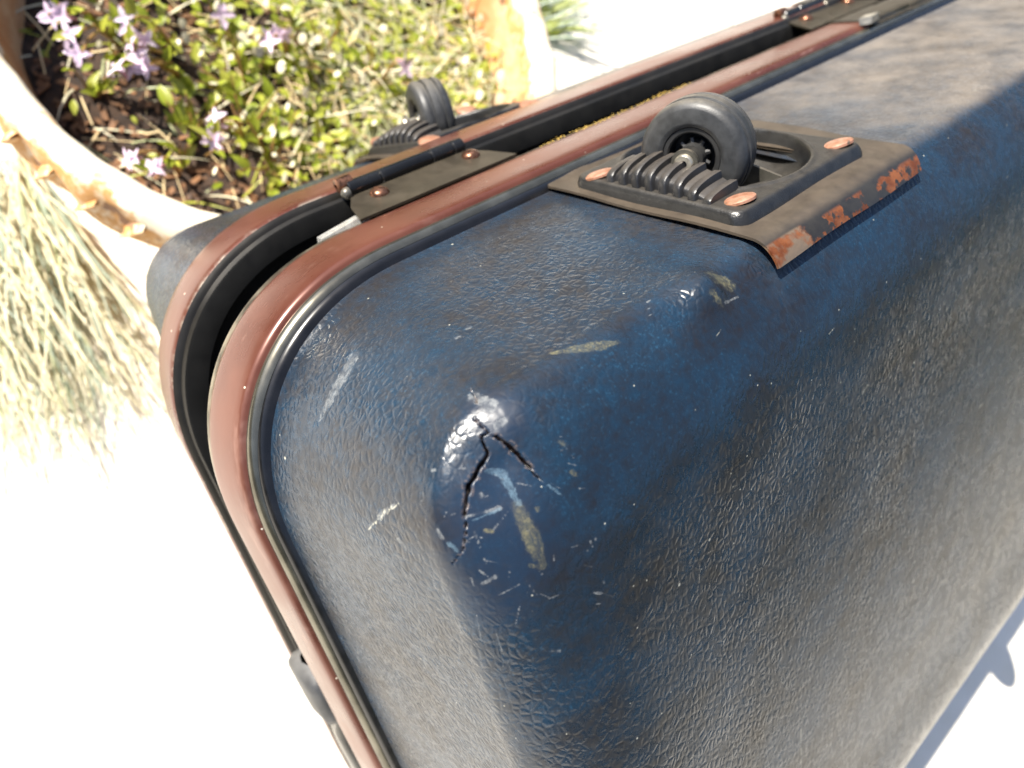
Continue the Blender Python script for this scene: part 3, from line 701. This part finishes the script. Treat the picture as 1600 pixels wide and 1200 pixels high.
# ------------------------------------------------------------------ ground
GZ = .040                                                    # height of the paving under the case
def ground_mat(name, a, b):
    M = Mat(name); n = M.noise(9, 6, .65); f = M.noise(120, 4, .6)
    col = M.mix(M.ramp(n, .3, .7), a, b)
    return M.set(base=col, rough=.75, normal=M.bump(f, .25, .002))
M_slab = ground_mat('pale_stone', (.70, .65, .55), (.78, .74, .66)); M_joint = ground_mat('pale_grout', (.70, .65, .55), (.76, .72, .63))
def turf_mat():
    M = Mat('dark_garden_turf'); n = M.noise(3, 6, .7); f = M.noise(60, 4, .7)
    return M.set(base=M.mix(M.ramp(n, .35, .65), M.mix(f, (.03, .045, .012), (.07, .085, .025)), (.07, .05, .03)), rough=.9, normal=M.bump(f, .8, .03))
turf = link('garden_ground', MB().add([(-60, -60, GZ - .012), (60, -60, GZ - .012), (60, 60, GZ - .012), (-60, 60, GZ - .012)], [(0, 1, 2, 3)]).mesh('garden_ground', turf_mat())); turf['kind'] = 'structure'
ca, sa = math.cos(.35), math.sin(.35)
rot = lambda x, y, z: (x * ca - y * sa, x * sa + y * ca, z)
ground = link('patio', MB().add([rot(-2.26, -2.50, GZ - .006), rot(3.34, -2.50, GZ - .006), rot(3.34, 0.0, GZ - .006), rot(-2.26, 1.9, GZ - .006)], [(0, 1, 2, 3)]).mesh('patio', M_joint)); ground['kind'] = 'structure'
slab_me = []
for v in range(3):
    mb = MB(); h = .1995; rr = random.Random(v); prof = [(h, -.008), (h, -.0008), (h - .0012, 0)]; rows = []
    for s, z in prof:
        rows.append([(s + rr.uniform(-.001, .001), -s, z), (s, s + rr.uniform(-.001, .001), z), (-s, s, z), (-s, -s, z)])
    mb.grid(rows, closed_u=True); o = len(mb.v); mb.f.append(tuple(range(o - 4, o))); slab_me.append(mb.mesh('paving_slab', M_slab, 30))
for i in range(-5, 9):
    for j in range(-6, 7):
        x, y = i * .4 - .06, j * .4 + .10
        if rot(x, y, 0)[1] > 1.05: continue                  # the paving stops behind the planter
        o = link('paving_slab', rnd.choice(slab_me), ground, (x * ca - y * sa, x * sa + y * ca, GZ + rnd.uniform(-.001, .0005))); o.rotation_euler = (rnd.uniform(-.003, .003), rnd.uniform(-.003, .003), .35)

# ------------------------------------------------------------------ planter
PC = (.265, .325, GZ)
def pot_mat(name, base, stain, amt, sc=16, band=False):
    M = Mat(name); n = M.noise(sc, 6, .68); f = M.noise(sc * 5, 5, .7)
    col = M.mix(M.math('MULTIPLY', M.ramp(n, .44, .60), M.ramp(f, .35, .6, .3, 1.0)) if amt else 0.0, base, stain)
    if band:                                                 # the wash has flaked most off the lower half of the rim
        lo = M.ramp(M.sep(M.obj())[2], RT - .025, RT + .002, .22, -.04)
        st = M.math('MULTIPLY', M.ramp(M.math('ADD', n, lo), .50, .60), M.ramp(f, .35, .55, .4, 1.0))
        col = M.mix(st, base, stain)
        col = M.mix(M.math('MULTIPLY', M.ramp(M.noise(60, 3), .58, .64), M.ramp(lo, .0, .1)), col, (.20, .10, .05))
    col = M.mix(M.ramp(f, .55, .8, 0, .4), col, tuple(c * .8 for c in base))
    return M.set(base=col, rough=.7, normal=M.bump(f, .4, .002))
RT = .250 - GZ
M_cream = pot_mat('cream_wash_terracotta', (.70, .62, .47), (.46, .23, .065), 1, 22, True)
M_inner = pot_mat('cream_inner_wall', (.62, .53, .39), (.55, .36, .16), 1)
M_terra = pot_mat('orange_terracotta', (.46, .20, .075), (.58, .36, .20), 1, 9)
RT = .250 - GZ; KR = .885
pot = thing('plant_pot', 'wide round terracotta planter with a cream washed rim behind the suitcase', 'plant pot', PC)
link('pot_body', MB().lathe([(.01, .001), (.152, .001), (.162, .006), (.184, .05), (.206, .10), (.224, RT - .052)], (0, 0, 0), n=96).mesh('pot_body', M_terra), pot)
link('pot_lining', MB().lathe([(.2165, RT - .026), (.210, RT - .05), (.198, RT - .09), (.18, RT - .13), (.01, RT - .135)], (0, 0, 0), n=96).mesh('pot_lining', M_terra), pot)
mb = MB(); rows = []
NP = 240
for r, h in ((.2445, -.027), (.2475, -.010), (.2490, -.004), (.2530, -.0005), (.262, .0012), (.270, -.0008), (.2745, -.006), (.2755, -.014), (.2750, -.022), (.2755, -.030), (.2750, -.038), (.2725, -.046), (.268, -.052), (.252, -.055)):
    row = []
    for k in range(NP):
        a = 2 * math.pi * k / NP
        wob = .0011 * math.sin(a * 7 + 1) + .0008 * math.sin(a * 17 + h * 90) + .0006 * math.sin(a * 41)
        rr = r * KR + wob
        if r > .27: rr += .0022 * math.sin(a * 22 + h * 60) * (1 if h < -.012 else 0)
        row.append((rr * math.cos(a), rr * math.sin(a), RT + h + .6 * wob))
    rows.append(row)
mb.grid(rows, closed_u=True)
me = mb.mesh('pot_rim', M_cream, 50)
link('pot_rim', me, pot)
# slanting leaf relief pressed along the outside of the rim
for k in range(44):
    a = 2 * math.pi * k / 44; mbr = MB(); rows = []
    for t in np.linspace(0, 1, 7):
        b = a + (t - .5) * .085; z = RT - .044 + .030 * t; wd = .0042 * math.sin(math.pi * (t * .86 + .07))
        rr = .2738 * KR
        rows.append([((rr + d) * math.cos(b + o / .24), (rr + d) * math.sin(b + o / .24), z - o * .9) for o, d in ((-wd, 0), (-wd * .5, .0050), (0, .0068), (wd * .5, .0050), (wd, 0))])
    link('relief', mbr.grid(rows).mesh('relief', M_cream, 60), pot)

# soil with bark chips
M_soil = simple('dark_soil', (.035, .020, .012), .95, var=.6, scale=120, bump=.8, bscale=260)
M_chip = simple('bark_chip', (.13, .062, .026), .8, var=.7, scale=60)
M_straw = simple('dry_straw', (.58, .45, .24), .6, var=.35, scale=40)
ZS = .172 - GZ
mb = MB(); rows = []; r3 = random.Random(11)
def soil_z(x, y): return ZS + .006 * math.sin(x * 31 + 1) * math.cos(y * 27) + .004 * math.sin(x * 70 + y * 55) + .008
for i in range(26):
    R_ = .002 + .202 * i / 25
    rows.append([(R_ * math.cos(2*math.pi*k/80), R_ * math.sin(2*math.pi*k/80), soil_z(R_ * math.cos(2*math.pi*k/80), R_ * math.sin(2*math.pi*k/80)) + r3.uniform(-.002, .002)) for k in range(80)])
mb.grid(rows, closed_u=True)
so = link('soil', mb.mesh('soil', M_soil, 60), None, PC); so['kind'] = 'stuff'; so['label'] = 'dark crumbly soil filling the planter'; so['category'] = 'soil'
def inpot(rmax=.200):
    while True:
        x, y = r3.uniform(-rmax, rmax), r3.uniform(-rmax, rmax)
        if x * x + y * y < rmax * rmax: return x, y
def chips(n, mat, smin, smax, name, label, cat, long=1.8, up=.004, region=None):
    mb = MB()
    for i in range(n):
        x, y = inpot()
        if region and not region(x, y): continue
        z = soil_z(x, y) + r3.uniform(0, up); a = r3.uniform(0, 6.3); s = r3.uniform(smin, smax); l = s * r3.uniform(1, long)
        ca_, sa_ = math.cos(a), math.sin(a); t = r3.uniform(-.5, .5) * s; th = s * .25
        p = [(-l, -s * .5), (l * .8, -s * .6), (l, s * .4), (-l * .7, s * .6)]
        mb.add([(x + u * ca_ - v * sa_, y + u * sa_ + v * ca_, z + (t if u > 0 else -t) + dz) for dz in (0, th) for u, v in p],
               [(3, 2, 1, 0), (4, 5, 6, 7), (0, 1, 5, 4), (1, 2, 6, 5), (2, 3, 7, 6), (3, 0, 4, 7)])
    o = link(name, mb.mesh(name, mat, 20), None, PC); o['kind'] = 'stuff'; o['label'] = label; o['category'] = cat
chips(1500, M_chip, .0015, .0045, 'bark_litter', 'brown bark chips strewn over the soil in the planter', 'bark chips')

# ------------------------------------------------------------------ planting
def leaf_mat(name, a, b, tr=.35):
    M = Mat(name); n = M.noise(90, 3); oi = M.node('ShaderNodeObjectInfo').outputs['Random']
    col = M.mix(M.math('ADD', M.math('MULTIPLY', n, .5), M.math('MULTIPLY', oi, .5)), a, b)
    tb = M.node('ShaderNodeBsdfTranslucent'); M.link(col, tb.inputs[0])
    ms = M.node('ShaderNodeMixShader'); ms.inputs[0].default_value = tr
    M.link(M.b.outputs[0], ms.inputs[1]); M.link(tb.outputs[0], ms.inputs[2]); M.link(ms.outputs[0], M.n['Material Output'].inputs[0])
    M.set(base=col, rough=.42)
    return M.m
M_leaf = leaf_mat('fresh_green_leaf', (.18, .245, .012), (.36, .39, .04))
M_leafy = leaf_mat('yellow_green_leaf', (.30, .35, .025), (.46, .45, .08))
M_stem = leaf_mat('ochre_stem', (.26, .15, .04), (.38, .22, .08), .1)
M_petal = leaf_mat('lilac_petal', (.68, .50, .66), (.84, .74, .84), .3)
M_tubem = leaf_mat('rose_flower_tube', (.48, .20, .24), (.60, .30, .32), .2)
M_pod = leaf_mat('pale_seed_pod', (.60, .55, .34), (.74, .70, .55), .3)
M_blade = leaf_mat('pale_green_blade', (.26, .33, .16), (.50, .50, .28), .3)
M_dry = leaf_mat('bleached_blade', (.62, .56, .36), (.74, .70, .52), .3)
M_bluegr = leaf_mat('grey_green_blade', (.22, .30, .22), (.40, .46, .36), .3)

def leaf_mesh(L, wd, mat, bend=.3, n=5, nm='leaf'):
    rows = []
    for i in range(n + 1):
        t = i / n; w = wd * math.sin(math.pi * (t ** .8 * .93 + .04)) ; z = bend * L * t * t
        rows.append([(L * t, -w, z + w * .35), (L * t, 0, z), (L * t, w, z + w * .35)])
    return MB().grid(rows).mesh(nm, mat, 80)
LEAF = [leaf_mesh(.015, .0034, M_leaf, .2), leaf_mesh(.018, .0042, M_leaf, -.25), leaf_mesh(.013, .0030, M_leafy, .35), leaf_mesh(.020, .0040, M_leafy, -.1), leaf_mesh(.016, .0048, M_leaf, .0)]
PETAL = leaf_mesh(.0085, .0021, M_petal, -.15, 4, 'petal')
def orient(o, d, up=(0, 0, 1), scale=1.0, roll=0.0):
    d = Vector(d).normalized(); y = Vector(up).cross(d)
    y = y.normalized() if y.length > 1e-4 else Vector((0, 1, 0)); z = d.cross(y)
    m = Matrix((d, y, z)).transposed() @ Matrix.Rotation(roll, 3, 'X')
    o.rotation_euler = m.to_euler(); o.scale = (scale,) * 3
def stem_path(p, d, L, droop, n=7):
    p = Vector(p); d = Vector(d).normalized(); out = [p.copy()]
    for i in range(n):
        d = (d + Vector((r3.uniform(-.13, .13), r3.uniform(-.13, .13), -droop))).normalized(); p = p + d * (L / n); out.append(p.copy())
    return out
def flower(parent, at, d, tube=True, n=4):
    d = Vector(d).normalized()
    f = link('flower', MB().tube([Vector(at) - d * .009, Vector(at) - d * .004, Vector(at)], [.0009, .0014, .0018], 6).mesh('flower', M_tubem), parent)
    a = d.orthogonal().normalized(); b = d.cross(a); ph = r3.uniform(0, 1.5)
    for k in range(n):
        t = ph + 2 * math.pi * k / n; pd = a * math.cos(t) + b * math.sin(t) + d * .25
        o = link('petal', PETAL, f, at); orient(o, pd, d, r3.uniform(.85, 1.25))
def plant(base, heads, nst, h, nleaf, label, spread=.7, group='small flowering plants in the planter', hang=(-.35, -.35)):
    """base on the soil; heads = world points its flower stems reach"""
    t = thing('flowering_plant', label, 'plant', base, group)
    B = Vector(base); stems = MB(); paths = []
    for hp in heads:
        e = Vector(hp) - B; mid = e * .5 + Vector((0, 0, .02)); pts = [Vector((0, 0, 0)), e * .25 + Vector((0, 0, .012)), mid, e * .8 + Vector((0, 0, .012)), e]
        stems.tube(pts, [.0016, .0014, .0012, .0010, .0009], 6); paths.append(pts)
    for i in range(nst):
        a = r3.uniform(0, 6.3); pts = stem_path((0, 0, 0), (math.cos(a) * spread + hang[0] * .5, math.sin(a) * spread + hang[1] * .5, 1), h * r3.uniform(.6, 1.2), .08)
        stems.tube(pts, [.0014 * (1 - .08 * k) for k in range(len(pts))], 5); paths.append(pts)
    link('stem', stems.mesh('stem', M_stem), t)
    for i in range(nleaf):
        pts = r3.choice(paths); u = r3.uniform(.05, .97) * (len(pts) - 1); k = int(u); p = pts[k].lerp(pts[min(k + 1, len(pts) - 1)], u - k)
        ax = (pts[min(k + 1, len(pts) - 1)] - pts[max(k - 1, 0)]).normalized(); a = r3.uniform(0, 6.3)
        d = ax * .7 + Vector((math.cos(a), math.sin(a), r3.uniform(-.1, .5))) * .8
        o = link('leaf', r3.choice(LEAF), t, p); orient(o, d, (0, 0, 1), r3.uniform(.6, 1.15), r3.uniform(-.5, .5))
    for hp, pts in zip(heads, paths):
        d = (pts[-1] - pts[-2]).normalized()
        for k in range(2):
            flower(t, pts[-1] + Vector((r3.uniform(-.004, .004), r3.uniform(-.004, .004), r3.uniform(-.003, .004))), d + Vector((r3.uniform(-.7, .7), r3.uniform(-.7, .7), r3.uniform(.2, .9))))
    return t
FL = [(0.087, 0.36, 0.245), (0.096, 0.356, 0.245), (0.092, 0.334, 0.245), (0.093, 0.323, 0.245), (0.135, 0.339, 0.245), (0.137, 0.318, 0.245), (0.107, 0.305, 0.245), (0.126, 0.314, 0.245), (0.119, 0.304, 0.245), (0.122, 0.296, 0.245), (0.201, 0.324, 0.245), (0.24, 0.298, 0.245), (0.228, 0.294, 0.245), (0.148, 0.237, 0.245), (0.137, 0.226, 0.245), (0.083, 0.239, 0.235), (0.094, 0.225, 0.235), (0.321, 0.235, 0.245)]
zb = lambda x, y: GZ + soil_z(x - PC[0], y - PC[1]) - .002
PL = [((.140, .375), FL[0:4], 3, .05, 20, 'lilac flowered plant furthest left, its heads leaning to the rim over bare soil'),
      ((.180, .360), FL[4:6], 3, .06, 22, 'plant whose lilac heads stand above the dark shaded soil'),
      ((.175, .325), FL[6:10], 3, .05, 22, 'plant with the densest lilac cluster beside the shaded bare soil'),
      ((.225, .350), FL[10:11], 4, .05, 22, 'leafy plant with one pale lilac head in the middle of the planter'),
      ((.262, .315), FL[11:13], 4, .05, 22, 'plant with two white lilac heads above the middle of the planter'),
      ((.188, .255), FL[13:15], 5, .05, 30, 'bright green plant with two lilac heads nearest the suitcase corner'),
      ((.125, .250), FL[15:17], 2, .03, 10, 'tiny sprig with two lilac blooms at the inner edge of the rim'),
      ((.325, .265), FL[17:18], 4, .05, 22, 'plant with a lone pink bloom just behind the far wheel'),
      ((.152, .278), [], 5, .05, 26, 'low green plant without flowers beside the shaded soil'),
      ((.210, .288), [], 6, .06, 30, 'yellow green bushy plant without flowers in the middle of the planter'),
      ((.188, .219), [], 6, .05, 34, 'dense green plant without flowers touching the blue far shell'),
      ((.226, .226), [], 6, .05, 30, 'leafy green plant without flowers left of the far wheel'),
      ((.288, .300), [], 6, .06, 28, 'green plant without flowers half hidden by dry grass'),
      ((.096, .330), [], 3, .028, 12, 'olive green rosette in the shade of the rim')]
for (x, y), heads, nst, h, nl, lab in PL: plant((x, y, zb(x, y)), heads, nst, h, nl, lab)

def blades(name, label, cat, roots, mats, group=None, n=200, L=(.10, .2), wd=.0009, dirf=None, droop=.1, loc=(0, 0, 0), steps=7):
    t = thing(name, label, cat, loc, group)
    for mi, (mat, frac) in enumerate(mats):
        mb = MB()
        for i in range(int(n * frac)):
            p, d, l = roots(i); pts = [Vector(p)]; d = Vector(d).normalized(); dz = droop * r3.uniform(.5, 1.4)
            for k in range(steps):
                d = (d + Vector((r3.uniform(-.08, .08), r3.uniform(-.08, .08), -dz))).normalized(); q_ = pts[-1] + d * (l / steps)
                if q_.z + loc[2] < GZ + .004: q_.z = GZ + .004 - loc[2] + r3.uniform(0, .004); 
                pts.append(q_)
            rows = []
            for k, p_ in enumerate(pts):
                tg = (pts[min(k+1, steps)] - pts[max(k-1, 0)]).normalized(); s_ = tg.cross(Vector((r3.uniform(-.2, .2), r3.uniform(-.2, .2), 1))).normalized()
                w_ = wd * (1 - .85 * (k / steps) ** 2) * (1.0 if k else .7)
                rows.append([p_ - s_ * w_, p_ + Vector((0, 0, w_ * .5)), p_ + s_ * w_])
            mb.grid(rows)
        link('blade', mb.mesh('blade', mat, 80), t, kind='stuff')
    return t
# low creeping foliage between the plants
for gm, gn, gname in ((M_leafy, 900, 'yellow green'), (M_leaf, 700, 'fresh green')):
    mb = MB()
    for i in range(gn):
        x, y = inpot(.198)
        if x < -.085 + .25 * max(0, .04 - y) and r3.random() < .96: continue
        a = r3.uniform(0, 6.3); L = r3.uniform(.006, .013); wd = L * r3.uniform(.22, .36); z = soil_z(x, y) + r3.uniform(.003, .022); ti = r3.uniform(-.2, .7)
        rows = []
        for k in range(5):
            t = k / 4; w_ = wd * math.sin(math.pi * (t * .9 + .05)); r_ = L * t; zz = z + ti * r_ - .25 * L * t * t
            cx, cy = x + math.cos(a) * r_, y + math.sin(a) * r_
            rows.append([(cx - math.sin(a) * w_, cy + math.cos(a) * w_, zz + w_ * .3), (cx, cy, zz), (cx + math.sin(a) * w_, cy - math.cos(a) * w_, zz + w_ * .3)])
        mb.grid(rows)
    o = link('creeping_foliage', mb.mesh('creeping_foliage', gm, 80), None, PC, 'low ' + gname + ' leaves creeping over the soil in the planter', 'stuff'); o['category'] = 'ground cover'
# dry grass and green blades over the right half of the planter
def r_right(i):
    while True:
        x, y = inpot(.198)
        if x > -.02 + .35 * (y + .1) or r3.random() < .1: break
    a = r3.uniform(0, 6.3)
    return (x, y, soil_z(x, y) - .002), (math.cos(a) * .9, math.sin(a) * .9, r3.uniform(.25, 1.3)), r3.uniform(.03, .085)
blades('grass_tuft', 'tangled green and straw coloured grass over the right half of the planter', 'grass', r_right, [(M_blade, .35), (M_leafy, .25), (M_dry, .4)], n=1500, wd=.0010, droop=.16, loc=PC)
# flat straw and pale seed pods
mb = MB()
for i in range(700):
    x, y = inpot(.198)
    if x < -.07 and r3.random() < .8: continue
    z = soil_z(x, y) + r3.uniform(.002, .022); a = r3.uniform(0, 6.3); l = r3.uniform(.006, .022)
    mb.tube([(x - math.cos(a) * l, y - math.sin(a) * l, z), (x, y, z + r3.uniform(0, .003)), (x + math.cos(a) * l, y + math.sin(a) * l, z + r3.uniform(-.006, .006))], r3.uniform(.0004, .0009), 4)
o = link('straw', mb.mesh('straw', M_straw, 60), None, PC, 'short dry straw scattered among the plants in the planter', 'stuff'); o['category'] = 'straw'
mb = MB()
for i in range(420):
    x, y = inpot(.196)
    if x < -.10 and r3.random() < .9: continue
    z = soil_z(x, y) + r3.uniform(.015, .055); s = r3.uniform(.0025, .0058); c = Vector((x, y, z)); nz = Vector((r3.uniform(-.8, .8), r3.uniform(-.8, .8), 1)).normalized()
    a = nz.orthogonal().normalized(); b = nz.cross(a); e = r3.uniform(.35, .9)
    ring = [c + a * (s * math.cos(k * math.pi / 4)) + b * (s * e * math.sin(k * math.pi / 4)) for k in range(8)]
    mb.add(ring + [c + nz * s * .14, c - nz * s * .1], [(k, (k + 1) % 8, 8) for k in range(8)] + [((k + 1) % 8, k, 9) for k in range(8)])
o = link('seed_pods', mb.mesh('seed_pods', M_pod, 60), None, PC, 'pale round seed pods scattered over the planting', 'stuff'); o['category'] = 'seed pods'
# flopped clump at the foot of the planter, left, and another beyond it on the right
def r_left(i):
    x, y = r3.uniform(-.085, .035), r3.uniform(-.04, .05)
    return (x, y, .002), (r3.uniform(-.40, .12), -1 + r3.uniform(-.2, .2), r3.uniform(.10, .75)), r3.uniform(.12, .30)
blades('grass_clump', 'pale wispy grass clump spilling out below the left rim of the planter', 'grass', r_left, [(M_dry, .68), (M_bluegr, .22), (M_blade, .10)], n=430, wd=.0010, droop=.11, loc=(.020, .360, GZ), steps=9)
def r_rt(i):
    a = r3.uniform(-.9, 1.0)
    return (r3.uniform(-.03, .03), r3.uniform(-.04, .04), .002), (math.cos(a), math.sin(a), r3.uniform(.2, 1.4)), r3.uniform(.07, .17)
blades('grass_clump', 'grey green grass clump at the right foot of the planter', 'grass', r_rt, [(M_bluegr, .6), (M_leaf, .4)], n=140, wd=.0016, droop=.12, loc=(.66, .385, GZ))

# unseen dark leaf ring, added to darken the reflections in the shell
M_added_hedge = leaf_mat('added_hedge_leaf', (.012, .026, .008), (.035, .055, .014), .1)
mb = MB()
for i in range(9000):
    a = r3.uniform(0, 6.283); R_ = 7.0 + r3.uniform(-.35, .35) + .3 * math.sin(a * 9); z = r3.uniform(0, 2.3 + .35 * math.sin(a * 5 + 1) + .2 * math.sin(a * 23)); s = r3.uniform(.07, .16)
    c = Vector((R_ * math.cos(a), R_ * math.sin(a), z)); n_ = Vector((-math.cos(a) + r3.uniform(-.7, .7), -math.sin(a) + r3.uniform(-.7, .7), r3.uniform(-.3, .9))).normalized()
    u = n_.orthogonal().normalized(); v = n_.cross(u); u, v = u * s, v * s * .6
    mb.add([c - u, c + v * .9, c + u, c - v * .9], [(0, 1, 2, 3)])
core = MB().lathe([(7.3, 0), (7.25, 2.0), (7.6, 2.1), (7.7, 0)], (0, 0, 0), n=64)
mb.add(core.v, core.f)
o = link('added_hedge', mb.mesh('added_hedge', M_added_hedge, 1), None, (0, 0, GZ), 'unseen dark leaf ring added to darken the shell reflections', 'stuff'); o['category'] = 'added_hedge'
